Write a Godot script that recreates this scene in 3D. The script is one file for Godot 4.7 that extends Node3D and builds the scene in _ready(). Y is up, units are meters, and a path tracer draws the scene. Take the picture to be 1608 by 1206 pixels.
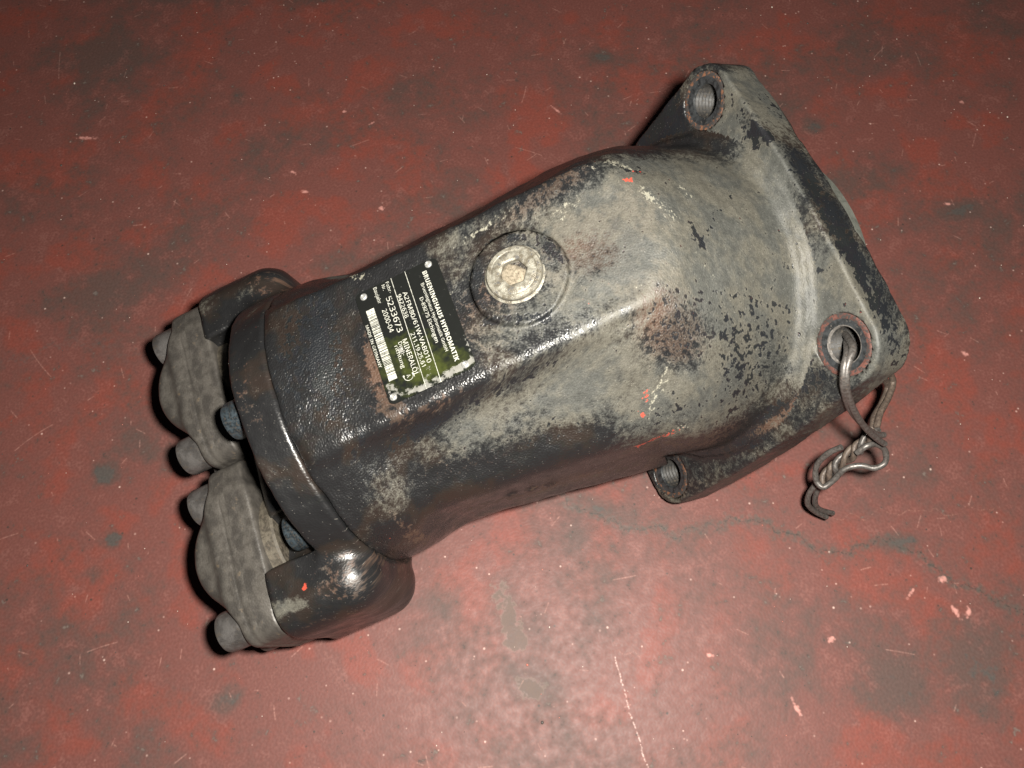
extends Node3D
# A used bent-axis hydraulic motor lying on a worn red floor, lit by a camera flash.
# Lengths inside the builders are millimetres; MM turns them into metres.

const MM := 0.001
const C40 := 0.7660444
const S40 := 0.6427876
const ALPHA := 0.433701   # the shaft axis rises by this angle (rad)
const BETA := -0.264431   # the barrel axis sinks by this one
const BEND := Vector3(-46.37, 103.73, 0.0)
const FLANGE_AT := Vector3(0.0, 82.26, 0.0)

var lump := FastNoiseLite.new()
var rng := RandomNumberGenerator.new()
var to_srgb := PackedByteArray()


func _ready() -> void:
	# camera
	var cam := Camera3D.new()
	cam.name = "camera"
	cam.fov = 49.77
	cam.near = 0.02
	cam.far = 20.0
	var right := Vector3(0.999828, -0.018532, 0.0)
	var back := Vector3(0.017172, 0.926587, 0.375689)
	cam.transform = Transform3D(Basis(right, back.cross(right), back), Vector3(0, 0.4343, 0))
	add_child(cam)
	cam.current = true
	# the dim room
	var env := Environment.new()
	env.background_mode = Environment.BG_COLOR
	env.background_color = Color(0.085, 0.087, 0.095)
	env.tonemap_mode = Environment.TONE_MAPPER_LINEAR
	env.tonemap_exposure = 1.0
	env.sdfgi_enabled = true
	env.ssao_enabled = true
	env.ssil_enabled = true
	var we := WorldEnvironment.new()
	we.name = "environment"
	we.environment = env
	add_child(we)
	# the camera's flash
	var flash := OmniLight3D.new()
	flash.name = "camera_flash"
	flash.position = cam.position + right * 0.030 + cam.basis.y * 0.016
	flash.light_color = Color(1.0, 0.98, 0.94)
	flash.light_energy = 0.58
	flash.light_size = 0.010
	flash.omni_range = 12.0
	flash.omni_attenuation = 2.0
	flash.shadow_enabled = true
	add_child(flash)

	rng.seed = 7
	lump.seed = 3
	lump.noise_type = FastNoiseLite.TYPE_SIMPLEX_SMOOTH
	lump.fractal_type = FastNoiseLite.FRACTAL_FBM
	lump.fractal_octaves = 2
	lump.frequency = 0.055
	to_srgb.resize(1025)
	for i in 1025:
		var c := i / 1024.0
		to_srgb[i] = int(255.0 * (12.92 * c if c < 0.0031308 else 1.055 * pow(c, 1.0 / 2.4) - 0.055) + 0.5)

	build_floor()
	build_motor()
	build_wire()


# ---------------------------------------------------------------- small helpers

func tag(o: Node, label: String, category := "", group := "", kind := "") -> void:
	if label: o.set_meta("label", label)
	if category: o.set_meta("category", category)
	if group: o.set_meta("group", group)
	if kind: o.set_meta("kind", kind)


func part(called: String, mesh: Mesh, mat: Material, parent: Node, at := Transform3D()) -> MeshInstance3D:
	var o := MeshInstance3D.new()
	o.name = called
	o.mesh = mesh
	o.material_override = mat
	o.transform = at
	o.cast_shadow = GeometryInstance3D.SHADOW_CASTING_SETTING_ON
	parent.add_child(o, true)
	return o


func smin(a: float, b: float, k: float) -> float:
	var h := maxf(k - absf(a - b), 0.0) / k
	return minf(a, b) - h * h * k * 0.25


func smax(a: float, b: float, k: float) -> float:
	var h := maxf(k - absf(a - b), 0.0) / k
	return maxf(a, b) + h * h * k * 0.25


func noise_bytes(sd: int, wavelength: float, w: int, h: int, octaves := 3, kind := FastNoiseLite.TYPE_SIMPLEX_SMOOTH) -> PackedByteArray:
	var n := FastNoiseLite.new()
	n.seed = sd
	n.noise_type = kind
	n.frequency = 1.0 / wavelength
	n.fractal_type = FastNoiseLite.FRACTAL_FBM if octaves > 1 else FastNoiseLite.FRACTAL_NONE
	n.fractal_octaves = octaves
	if kind == FastNoiseLite.TYPE_CELLULAR:
		n.cellular_return_type = FastNoiseLite.RETURN_DISTANCE
	return n.get_image(w, h, false, false, true).get_data()


# A wide, smooth field in [0, 1] made of soft ellipses [x, y, rx, ry, degrees, strength], in texture pixels
func field(patches: Array, w: int, h: int, base := 0.0) -> PackedFloat32Array:
	var q := 8
	var lw := w / q
	var lh := h / q
	var a := PackedFloat32Array()
	a.resize(lw * lh)
	a.fill(base)
	for p in patches:
		var x0: float = p[0] / q
		var y0: float = p[1] / q
		var rx: float = maxf(p[2] / q, 0.6)
		var ry: float = maxf(p[3] / q, 0.6)
		var ca := cos(deg_to_rad(p[4]))
		var sa := sin(deg_to_rad(p[4]))
		var s: float = p[5]
		var r := int(maxf(rx, ry) * 1.8) + 2
		for j in range(maxi(0, int(y0) - r), mini(lh, int(y0) + r + 1)):
			for i in range(maxi(0, int(x0) - r), mini(lw, int(x0) + r + 1)):
				var dx := i + 0.5 - x0
				var dy := j + 0.5 - y0
				var u := (dx * ca + dy * sa) / rx
				var v := (dy * ca - dx * sa) / ry
				var g := u * u + v * v
				if g < 3.0:
					a[j * lw + i] += s * exp(-g * g * 0.9)
	var im := Image.create_from_data(lw, lh, false, Image.FORMAT_RF, a.to_byte_array())
	im.resize(w, h, Image.INTERPOLATE_BILINEAR)
	return im.get_data().to_float32_array()


# Runs rows [y0, y1) of a picture on all cores; paint(y0, y1) gives the bytes of those rows
func by_rows(h: int, paint: Callable) -> PackedByteArray:
	var n := 32
	var got := []
	got.resize(n)
	var job := WorkerThreadPool.add_group_task(func(k): got[k] = paint.call(h * k / n, h * (k + 1) / n), n)
	WorkerThreadPool.wait_for_group_task_completion(job)
	var all := PackedByteArray()
	for b in got:
		all.append_array(b)
	return all


func two_maps(w: int, h: int, six: PackedByteArray) -> Array:
	# six bytes a pixel: colour, then height, roughness, metal
	var c := PackedByteArray()
	var o := PackedByteArray()
	c.resize(w * h * 3)
	o.resize(w * h * 3)
	for i in w * h:
		c[i * 3] = six[i * 6]
		c[i * 3 + 1] = six[i * 6 + 1]
		c[i * 3 + 2] = six[i * 6 + 2]
		o[i * 3] = six[i * 6 + 3]
		o[i * 3 + 1] = six[i * 6 + 4]
		o[i * 3 + 2] = six[i * 6 + 5]
	return [Image.create_from_data(w, h, false, Image.FORMAT_RGB8, c), Image.create_from_data(w, h, false, Image.FORMAT_RGB8, o)]


func mapped(maps: Array, relief: float, triplanar := 0.0) -> StandardMaterial3D:
	var m := StandardMaterial3D.new()
	m.albedo_texture = ImageTexture.create_from_image(maps[0])
	var t := ImageTexture.create_from_image(maps[1])
	m.roughness = 1.0
	m.roughness_texture = t
	m.roughness_texture_channel = BaseMaterial3D.TEXTURE_CHANNEL_GREEN
	m.metallic = 1.0
	m.metallic_texture = t
	m.metallic_texture_channel = BaseMaterial3D.TEXTURE_CHANNEL_BLUE
	if triplanar <= 0.0:
		m.heightmap_enabled = true
		m.heightmap_texture = t
		m.heightmap_scale = relief
	else:
		var bumps: Image = maps[1].duplicate()
		bumps.convert(Image.FORMAT_RGBA8)
		bumps.bump_map_to_normal_map(relief * 60.0)
		m.normal_enabled = true
		m.normal_texture = ImageTexture.create_from_image(bumps)
		m.uv1_triplanar = true
		m.uv1_scale = Vector3.ONE / triplanar
		m.uv1_triplanar_sharpness = 4.0
	return m


# ---------------------------------------------------------------- meshing a field

class Net:
	var verts := PackedVector3Array()
	var normals := PackedVector3Array()
	var tris := PackedInt32Array()


# Surface nets of f (millimetres) in the box lo..hi; only blocks near the surface are visited
func surface_net(f: Callable, lo: Vector3, hi: Vector3, cell: float) -> Net:
	var top := 32
	var n := ((hi - lo) / cell / top).ceil()
	var start := []
	for i in int(n.x):
		for j in int(n.y):
			for k in int(n.z):
				start.append(Vector3i(i, j, k) * top)
	var found := []
	found.resize(start.size())
	var job := WorkerThreadPool.add_group_task(func(t): found[t] = walk(f, lo, cell, start[t], top), start.size())
	WorkerThreadPool.wait_for_group_task_completion(job)
	var net := Net.new()
	var at := {}
	for r in found:
		for v in r[0].size():
			at[r[0][v]] = net.verts.size() + v
		net.verts.append_array(r[1])
		net.normals.append_array(r[2])
	for r in found:
		for e in r[3]:
			# e: cell key of the edge's first sample, axis, sign
			var key: int = e >> 3
			var axis: int = (e >> 1) & 3
			var a1 := 1 << 20 if axis == 0 else 1
			var a2 := 1 << 10 if axis != 1 else 1 << 20
			if axis == 0:
				a1 = 1 << 10
				a2 = 1
			elif axis == 1:
				a1 = 1
				a2 = 1 << 20
			else:
				a1 = 1 << 20
				a2 = 1 << 10
			var p: int = at.get(key, -1)
			var q: int = at.get(key - a1, -1)
			var s: int = at.get(key - a1 - a2, -1)
			var t: int = at.get(key - a2, -1)
			if p < 0 or q < 0 or s < 0 or t < 0:
				continue
			for tri in [[p, q, s], [p, s, t]]:
				var c := (net.verts[tri[1]] - net.verts[tri[0]]).cross(net.verts[tri[2]] - net.verts[tri[0]])
				if c.dot(net.normals[tri[0]] + net.normals[tri[1]] + net.normals[tri[2]]) > 0.0:
					net.tris.append_array(PackedInt32Array([tri[0], tri[2], tri[1]]))
				else:
					net.tris.append_array(PackedInt32Array(tri))
	return net


func walk(f: Callable, lo: Vector3, cell: float, base: Vector3i, top: int) -> Array:
	var keys := PackedInt64Array()
	var verts := PackedVector3Array()
	var normals := PackedVector3Array()
	var edges := PackedInt64Array()
	var stack := [[base, top]]
	var d := PackedFloat32Array()
	d.resize(125)
	while stack.size():
		var b: Array = stack.pop_back()
		var o: Vector3i = b[0]
		var size: int = b[1]
		var mid := lo + (Vector3(o) + Vector3.ONE * size * 0.5) * cell
		if absf(f.call(mid.x, mid.y, mid.z)) > size * cell * 1.05 + 1.5:
			continue
		if size > 4:
			var hs := size / 2
			for c in 8:
				stack.append([o + Vector3i(c & 1, (c >> 1) & 1, c >> 2) * hs, hs])
			continue
		var inside := 0
		for i in 5:
			for j in 5:
				for k in 5:
					var v: float = f.call(lo.x + (o.x + i) * cell, lo.y + (o.y + j) * cell, lo.z + (o.z + k) * cell)
					d[i * 25 + j * 5 + k] = v
					if v < 0.0: inside += 1
		if inside == 0 or inside == 125:
			continue
		for i in 4:
			for j in 4:
				for k in 4:
					var at := i * 25 + j * 5 + k
					var key := (o.x + i) << 20 | (o.y + j) << 10 | (o.z + k)
					var here := d[at] < 0.0
					if here != (d[at + 25] < 0.0): edges.append(key << 3 | 0)
					if here != (d[at + 5] < 0.0): edges.append(key << 3 | 2)
					if here != (d[at + 1] < 0.0): edges.append(key << 3 | 4)
					var sum := Vector3.ZERO
					var cuts := 0
					for e in 12:
						var ax := e / 4
						var p := Vector3i.ZERO
						p[(ax + 1) % 3] = e & 1
						p[(ax + 2) % 3] = (e >> 1) & 1
						var q := p
						q[ax] = 1
						var da := d[at + p.x * 25 + p.y * 5 + p.z]
						var db := d[at + q.x * 25 + q.y * 5 + q.z]
						if (da < 0.0) != (db < 0.0):
							sum += Vector3(p).lerp(Vector3(q), da / (da - db))
							cuts += 1
					if cuts == 0:
						continue
					var x := lo + (Vector3(o.x + i, o.y + j, o.z + k) + sum / cuts) * cell
					var g := Vector3.UP
					for pass_ in 2:
						var v0: float = f.call(x.x, x.y, x.z)
						g = Vector3(f.call(x.x + 0.25, x.y, x.z) - v0, f.call(x.x, x.y + 0.25, x.z) - v0, f.call(x.x, x.y, x.z + 0.25) - v0) / 0.25
						var l := maxf(g.length(), 0.3)
						if pass_ == 0:
							x -= (g / l) * clampf(v0 / l, -cell * 0.6, cell * 0.6)
						g = g.normalized()
					keys.append(key)
					verts.append(x)
					normals.append(g)
	return [keys, verts, normals, edges]


# A mesh of some triangles of a net; place(p) -> metres in the part's own axes, turn(n) the same for normals, lay(p, n) -> uv
func mesh_of(net: Net, keep: Callable, place: Callable, turn: Callable, lay: Callable, wrap := 0.0) -> ArrayMesh:
	var v := PackedVector3Array()
	var nn := PackedVector3Array()
	var uv := PackedVector2Array()
	var ix := PackedInt32Array()
	var new := {}
	for t in range(0, net.tris.size(), 3):
		var c := (net.verts[net.tris[t]] + net.verts[net.tris[t + 1]] + net.verts[net.tris[t + 2]]) / 3.0
		if not keep.call(c):
			continue
		var first := Vector2.ZERO
		for kk in 3:
			# the parts' own x axes run against s, so the winding turns over
			var k := kk
			var i := net.tris[t + (2 - kk)]
			var q: Vector2
			var id := i
			if not new.has(i):
				q = lay.call(net.verts[i], net.normals[i])
			else:
				q = uv[new[i]]
			if wrap > 0.0 and k > 0 and absf(q.y - first.y) > wrap * 0.5:
				q.y += wrap * signf(first.y - q.y)
				id = i + (1 << 30)
			if k == 0:
				first = q
			if not new.has(id):
				new[id] = v.size()
				v.append(place.call(net.verts[i]))
				nn.append(turn.call(net.normals[i]))
				uv.append(q)
			ix.append(new[id])
	var a := []
	a.resize(Mesh.ARRAY_MAX)
	a[Mesh.ARRAY_VERTEX] = v
	a[Mesh.ARRAY_NORMAL] = nn
	a[Mesh.ARRAY_TEX_UV] = uv
	a[Mesh.ARRAY_INDEX] = ix
	var m := ArrayMesh.new()
	m.add_surface_from_arrays(Mesh.PRIMITIVE_TRIANGLES, a)
	return m


# A turned shape about y: rings [radius, height, hexagonal?]; sharp corners are split by angle
func lathe(rings: Array, n := 48, close_start := false, close_end := false) -> ArrayMesh:
	var st := SurfaceTool.new()
	st.begin(Mesh.PRIMITIVE_TRIANGLES)
	var p := func(r: Array, k: int) -> Vector3:
		var th := TAU * k / n
		var rad: float = r[0]
		if r.size() > 2 and r[2]:
			rad = r[0] / cos(fposmod(th + PI / 6.0, PI / 3.0) - PI / 6.0)
		return Vector3(rad * cos(th), r[1], rad * sin(th)) * MM
	var group := 0
	for i in rings.size() - 1:
		if i > 0:
			var d0 := Vector2(rings[i][0] - rings[i - 1][0], rings[i][1] - rings[i - 1][1])
			var d1 := Vector2(rings[i + 1][0] - rings[i][0], rings[i + 1][1] - rings[i][1])
			if absf(d0.angle_to(d1)) > 0.65: group += 1
		st.set_smooth_group(group)
		for k in n:
			var a: Vector3 = p.call(rings[i], k)
			var b: Vector3 = p.call(rings[i], k + 1)
			var c: Vector3 = p.call(rings[i + 1], k)
			var d: Vector3 = p.call(rings[i + 1], k + 1)
			for q in [a, b, c, b, d, c]:
				st.add_vertex(q)
	st.generate_normals()
	return st.commit()


func spline(pts: Array, step: float) -> PackedVector3Array:
	var c := Curve3D.new()
	c.bake_interval = step
	for i in pts.size():
		var t: Vector3 = (pts[mini(i + 1, pts.size() - 1)] - pts[maxi(i - 1, 0)]) / 6.0
		c.add_point(pts[i], -t, t)
	return c.get_baked_points()


func tube(path: PackedVector3Array, radius: float, sides := 14, wobble := 0.0) -> ArrayMesh:
	var st := SurfaceTool.new()
	st.begin(Mesh.PRIMITIVE_TRIANGLES)
	var side := Vector3(0.3, 0.9, 0.2)
	var rings := []
	for i in path.size():
		var d := (path[mini(i + 1, path.size() - 1)] - path[maxi(i - 1, 0)]).normalized()
		side = (side - d * side.dot(d)).normalized()
		var other := d.cross(side)
		var ring := PackedVector3Array()
		var r := radius * (1.0 + wobble * lump.get_noise_3dv(path[i] * 4.0))
		for k in sides + 1:
			var th := TAU * k / sides
			ring.append((path[i] + (side * cos(th) + other * sin(th)) * r) * MM)
		rings.append(ring)
	st.set_smooth_group(0)
	for i in rings.size() - 1:
		for k in sides:
			for q in [rings[i][k], rings[i][k + 1], rings[i + 1][k], rings[i][k + 1], rings[i + 1][k + 1], rings[i + 1][k]]:
				st.add_vertex(q)
	for e in [0, rings.size() - 1]:
		st.set_smooth_group(1 + e)
		var c: Vector3 = path[e] * MM
		for k in sides:
			for q in ([c, rings[e][k + 1], rings[e][k]] if e == 0 else [c, rings[e][k], rings[e][k + 1]]):
				st.add_vertex(q)
	st.generate_normals()
	return st.commit()


# ---------------------------------------------------------------- floor

func build_floor() -> void:
	var w := 2048
	var h := 1408
	var n1 := noise_bytes(11, 5.0, w, h, 2)
	var n2 := noise_bytes(12, 60.0, w, h, 5)
	var n3 := noise_bytes(13, 330.0, w, h, 5)
	var n4 := noise_bytes(14, 150.0, w, h, 5)
	var n5 := noise_bytes(15, 16.0, w, h, 3)
	var n6 := noise_bytes(16, 9.0, w, h, 1, FastNoiseLite.TYPE_CELLULAR)
	var px := func(x: float, z: float) -> Vector2: return Vector2((x + 0.40) / 0.80 * w, (z + 0.50) / 0.55 * h)
	var grime := []   # worn grey-green patches [x, z, rx, rz in metres, degrees, strength]
	for g in [[0.0431, -0.1037, 0.013, 0.006, 20, 0.5], [-0.2308, -0.1244, 0.008, 0.007, 0, 0.75], [-0.2207, -0.0883, 0.006, 0.005, 0, 0.7], [-0.2259, -0.071, 0.004, 0.005, 0, 0.6],
			[-0.1491, -0.0087, 0.009, 0.006, -20, 0.7], [-0.1633, -0.0546, 0.003, 0.004, 0, 0.6], [-0.1893, -0.3816, 0.006, 0.007, 0, 0.6], [0.1846, -0.3525, 0.007, 0.007, 0, 0.7],
			[0.1925, -0.0861, 0.012, 0.005, 0, 0.55], [0.1776, -0.0144, 0.02, 0.016, 0, 0.45], [0.222, -0.0203, 0.016, 0.024, 0, 0.5], [0.2159, -0.3321, 0.006, 0.004, 0, 0.4],
			[0.267, -0.2888, 0.016, 0.005, -20, 0.6], [0.0523, -0.4126, 0.008, 0.004, 0, 0.6], [0.2, -0.31, 0.05, 0.012, -15, 0.4], [0.24, -0.2, 0.03, 0.05, 0, 0.2],
			[-0.22, -0.485, 0.2, 0.02, 0, 0.4], [0.2, -0.485, 0.16, 0.02, 0, 0.3], [-0.26, -0.23, 0.05, 0.02, -10, 0.3], [-0.21, -0.2, 0.04, 0.012, 10, 0.35], [-0.12, -0.245, 0.07, 0.014, -12, 0.3],
			[-0.3, -0.42, 0.06, 0.012, -5, 0.3], [-0.26, 0.0, 0.03, 0.02, 0, 0.35], [0.12, -0.02, 0.03, 0.02, 0, 0.25], [0.2, -0.12, 0.05, 0.03, 20, 0.2], [-0.07, -0.3, 0.02, 0.01, 0, 0.3]]:
		var c: Vector2 = px.call(g[0], g[1])
		grime.append([c.x, c.y, g[2] * 2560, g[3] * 2560, g[4], g[5]])
	var gf := field(grime, w, h, 0.0)
	var bare := []    # spots where the paint has come off down to the concrete
	for g in [[-0.0061, -0.0356, 0.007, 0.006, 0, 0.9], [0.0001, -0.0145, 0.007, 0.005, 30, 0.9], [-0.012, -0.055, 0.005, 0.016, -20, 0.42], [-0.008, -0.045, 0.004, 0.008, 0, 0.4], [-0.163, -0.0475, 0.003, 0.003, 0, 0.6]]:
		var c: Vector2 = px.call(g[0], g[1])
		bare.append([c.x, c.y, g[2] * 2560, g[3] * 2560, g[4], g[5]])
	var bf := field(bare, w, h, 0.0)
	var six := by_rows(h, func(y0, y1):
		var out := PackedByteArray()
		out.resize((y1 - y0) * w * 6)
		var o := 0
		for i in range(y0 * w, y1 * w):
			var a := n1[i] / 255.0
			var b := n2[i] / 255.0
			var c := n3[i] / 255.0
			var d := n4[i] / 255.0
			var e := n5[i] / 255.0
			# dull red paint, in places brighter where it was rubbed
			var bright := smoothstep(0.48, 0.75, d + (b - 0.5) * 0.5)
			var r := lerpf(0.126, 0.160, bright)
			var g := lerpf(0.046, 0.043, bright)
			var bl := lerpf(0.038, 0.032, bright)
			# old grey-brown film of oil and tyre rubber
			var film := smoothstep(0.36, 0.86, c * 0.6 + b * 0.4 + gf[i] * 0.55 + (e - 0.5) * 0.22) * 0.85
			r = lerpf(r, 0.066, film)
			g = lerpf(g, 0.044, film)
			bl = lerpf(bl, 0.038, film)
			var spot := smoothstep(0.52, 0.70, gf[i] + (b - 0.5) * 0.65 + (e - 0.5) * 0.35)
			r = lerpf(r, 0.058, spot * 0.85)
			g = lerpf(g, 0.052, spot * 0.85)
			bl = lerpf(bl, 0.048, spot * 0.85)
			# fine dark pits and pale dust
			var pit := smoothstep(0.74, 0.86, e * 0.6 + a * 0.25 + b * 0.25)
			r *= 1.0 - 0.55 * pit
			g *= 1.0 - 0.40 * pit
			bl *= 1.0 - 0.38 * pit
			var pale := smoothstep(0.62, 0.9, 1.0 - b * 0.65 - e * 0.3 + (a - 0.5) * 0.3)
			r = lerpf(r, 0.30, pale * 0.14)
			g = lerpf(g, 0.15, pale * 0.14)
			bl = lerpf(bl, 0.13, pale * 0.14)
			var k := smoothstep(0.34, 0.62, bf[i] + (e - 0.5) * 0.75 + (b - 0.5) * 0.6 + (a - 0.5) * 0.3)
			var rim := k * (1.0 - k) * 4.0
			r = lerpf(r, 0.104 * (0.7 + 0.6 * e), k * 0.8) + rim * 0.035
			g = lerpf(g, 0.074 * (0.7 + 0.6 * e), k * 0.8) + rim * 0.028
			bl = lerpf(bl, 0.062 * (0.7 + 0.6 * e), k * 0.8) + rim * 0.025
			var grain := 0.86 + 0.28 * a
			out[o] = to_srgb[int(clampf(r * grain, 0, 1) * 1024)]
			out[o + 1] = to_srgb[int(clampf(g * grain, 0, 1) * 1024)]
			out[o + 2] = to_srgb[int(clampf(bl * grain, 0, 1) * 1024)]
			out[o + 3] = int(clampf(0.5 + (a - 0.5) * 0.42 + (e - 0.5) * 0.22 + (b - 0.5) * 0.2 - k * 0.3 - pit * 0.25, 0, 1) * 255)
			out[o + 4] = int(clampf(0.55 + film * 0.06 + (e - 0.5) * 0.10 + (a - 0.5) * 0.08 + k * 0.06, 0.1, 1) * 255)
			out[o + 5] = 0
			o += 6
		return out)
	var maps := two_maps(w, h, six)
	var im: Image = maps[0]
	# cracks, dragged marks and scratches drawn where they lie
	var crack := [Vector2(0.0197, -0.1142), Vector2(0.0262, -0.102), Vector2(0.0362, -0.0996), Vector2(0.0529, -0.0961), Vector2(0.0743, -0.0906), Vector2(0.0879, -0.0939), Vector2(0.1085, -0.0993),
		Vector2(0.1249, -0.0958), Vector2(0.1404, -0.087), Vector2(0.1627, -0.0813), Vector2(0.1766, -0.0862), Vector2(0.1899, -0.0868), Vector2(0.2013, -0.0769), Vector2(0.2188, -0.0664), Vector2(0.2361, -0.0569), Vector2(0.29, -0.045)]
	mark(im, crack, px, 11.0, Color(0.066, 0.060, 0.052), 0.30, 1.0)
	mark(im, crack, px, 5.0, Color(0.046, 0.044, 0.039), 0.42, 1.0)
	mark(im, crack, px, 1.2, Color(0.018, 0.017, 0.015), 0.75, 0.5)
	mark(im, [Vector2(0.0257, -0.0867), Vector2(0.0187, -0.0719), Vector2(0.025, -0.0622), Vector2(0.0328, -0.051), Vector2(0.0356, -0.0417), Vector2(0.0417, -0.034)], px, 2.4, Color(0.05, 0.04, 0.036), 0.7, 0.7)
	mark(im, [Vector2(0.1247, -0.1243), Vector2(0.1207, -0.1033), Vector2(0.118, -0.098)], px, 3.0, Color(0.06, 0.055, 0.05), 0.35, 0.9)
	mark(im, [Vector2(0.0431, -0.0294), Vector2(0.0457, -0.0175), Vector2(0.0496, -0.0029), Vector2(0.0529, 0.0099), Vector2(0.0567, 0.0213)], px, 3.6, Color(0.62, 0.52, 0.48), 0.9, 0.2, 2.5)
	mark(im, [Vector2(0.0425, -0.034), Vector2(0.056, -0.031)], px, 1.0, Color(0.5, 0.3, 0.25), 0.4, 0.3)
	mark(im, [Vector2(0.163, -0.168), Vector2(0.2, -0.178), Vector2(0.25, -0.176)], px, 3.0, Color(0.36, 0.06, 0.045), 0.35, 0.5)
	mark(im, [Vector2(0.16, -0.10), Vector2(0.25, -0.103)], px, 0.9, Color(0.5, 0.3, 0.22), 0.35, 0.3)
	mark(im, [Vector2(-0.36, -0.165), Vector2(-0.27, -0.205), Vector2(-0.2, -0.19), Vector2(-0.13, -0.215), Vector2(-0.05, -0.23)], px, 9.0, Color(0.10, 0.075, 0.07), 0.16, 1.2)
	mark(im, [Vector2(-0.34, -0.12), Vector2(-0.29, -0.16), Vector2(-0.285, -0.18)], px, 5.0, Color(0.10, 0.08, 0.075), 0.2, 1.2)
	# pale chips and rubbed strokes
	for c in [[-0.2857, -0.3514, 14, 2.5, 3], [-0.1386, -0.308, 6, 3, 20], [-0.0896, -0.2951, 5, 3, 0], [-0.1473, -0.3226, 5, 2, 30], [0.2594, -0.2935, 6, 2, 10], [0.2837, -0.3714, 3, 2, 0], [0.2494, -0.1929, 4, 3, 20],
			[0.2156, -0.0506, 10, 3, 60], [0.2123, -0.0665, 5, 4, 0], [0.13, -0.0057, 11, 2, 65], [0.1515, -0.0375, 5, 3, 0], [-0.1184, -0.37, 4, 2, 0], [0.222, -0.0506, 8, 2.5, -70], [0.195, -0.06, 7, 1.5, -50], [0.09, -0.03, 5, 2, 20], [-0.1, -0.36, 5, 1, -40], [0.02, -0.37, 9, 1.2, 50], [-0.05, -0.28, 6, 1, -60]]:
		var p: Vector2 = px.call(c[0], c[1])
		for k in int(c[2] * c[3] * 1.6):
			var q := Vector2(rng.randfn() * c[2] * 0.5, rng.randfn() * c[3] * 0.5).rotated(deg_to_rad(c[4]))
			dab(im, p + q, rng.randf_range(0.8, 2.2), Color(0.46, 0.22, 0.19), rng.randf_range(0.2, 0.6))
	for k in 1700:     # specks and short scratches all over
		var p := Vector2(rng.randf() * w, rng.randf() * h)
		if rng.randf() < 0.75:
			dab(im, p, rng.randf_range(0.6, 1.5), Color(0.55, 0.42, 0.37) if rng.randf() < 0.55 else Color(0.03, 0.025, 0.022), rng.randf_range(0.3, 0.9))
		else:
			var th := rng.randf() * TAU
			var len := rng.randf_range(4, 20) if rng.randf() < 0.94 else rng.randf_range(30, 70)
			var bend := rng.randf_range(-0.005, 0.005)
			for i in int(len):
				dab(im, p, rng.randf_range(0.5, 0.9), Color(0.42, 0.24, 0.2), rng.randf_range(0.1, 0.5))
				th += bend
				p += Vector2.from_angle(th)
	var m := mapped(maps, 0.014)
	m.metallic = 0.0
	m.metallic_texture = null
	m.metallic_specular = 0.42
	# the sheet goes on beyond the frame as mirrored copies of the same paint
	var st := SurfaceTool.new()
	st.begin(Mesh.PRIMITIVE_TRIANGLES)
	for i in range(-5, 6):
		for j in range(-6, 7):
			var x0 := -0.40 + i * 0.80
			var z0 := -0.50 + j * 0.55
			var u0 := 0.0 if posmod(i, 2) == 0 else 1.0
			var v0 := 0.0 if posmod(j, 2) == 0 else 1.0
			for c in [[0, 0], [1, 0], [0, 1], [1, 0], [1, 1], [0, 1]]:
				st.set_normal(Vector3.UP)
				st.set_uv(Vector2(lerpf(u0, 1.0 - u0, c[0]), lerpf(v0, 1.0 - v0, c[1])))
				st.add_vertex(Vector3(x0 + c[0] * 0.80, 0, z0 + c[1] * 0.55))
	st.index()
	var fl := part("floor", st.commit(), m, self)
	tag(fl, "worn dull red painted concrete floor with stains, cracks and scratches", "", "", "structure")
	# grit lying about: nobody could count it
	var mm := MultiMesh.new()
	mm.transform_format = MultiMesh.TRANSFORM_3D
	mm.use_colors = true
	var grain := SphereMesh.new()
	grain.radius = 0.5
	grain.height = 0.8
	grain.radial_segments = 6
	grain.rings = 3
	mm.mesh = grain
	mm.instance_count = 900
	for i in 900:
		var s := rng.randf_range(0.0003, 0.0007) if rng.randf() < 0.93 else rng.randf_range(0.0008, 0.0017)
		var b := Basis.from_euler(Vector3(rng.randf() * 3, rng.randf() * 3, rng.randf() * 3)).scaled(Vector3(s, s * 0.6, s * rng.randf_range(0.7, 1.4)))
		mm.set_instance_transform(i, Transform3D(b, Vector3(rng.randf_range(-0.42, 0.42), s * 0.2, rng.randf_range(-0.52, 0.06))))
		mm.set_instance_color(i, Color(0.05, 0.04, 0.035) if rng.randf() < 0.45 else (Color(0.5, 0.42, 0.36) if rng.randf() < 0.6 else Color(0.35, 0.12, 0.09)))
	var gm := StandardMaterial3D.new()
	gm.vertex_color_use_as_albedo = true
	gm.roughness = 0.6
	var grit := MultiMeshInstance3D.new()
	grit.name = "floor_grit"
	grit.multimesh = mm
	grit.material_override = gm
	tag(grit, "fine pale and dark grit scattered over the red floor", "grit", "", "stuff")
	add_child(grit)


func dab(im: Image, p: Vector2, r: float, c: Color, alpha: float) -> void:
	var s := c.linear_to_srgb()
	for y in range(int(p.y - r), int(p.y + r) + 2):
		for x in range(int(p.x - r), int(p.x + r) + 2):
			if x < 0 or y < 0 or x >= im.get_width() or y >= im.get_height():
				continue
			var f := clampf(r + 0.5 - Vector2(x, y).distance_to(p), 0.0, 1.0) * alpha
			if f > 0.0:
				im.set_pixel(x, y, im.get_pixel(x, y).lerp(s, f))


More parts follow.
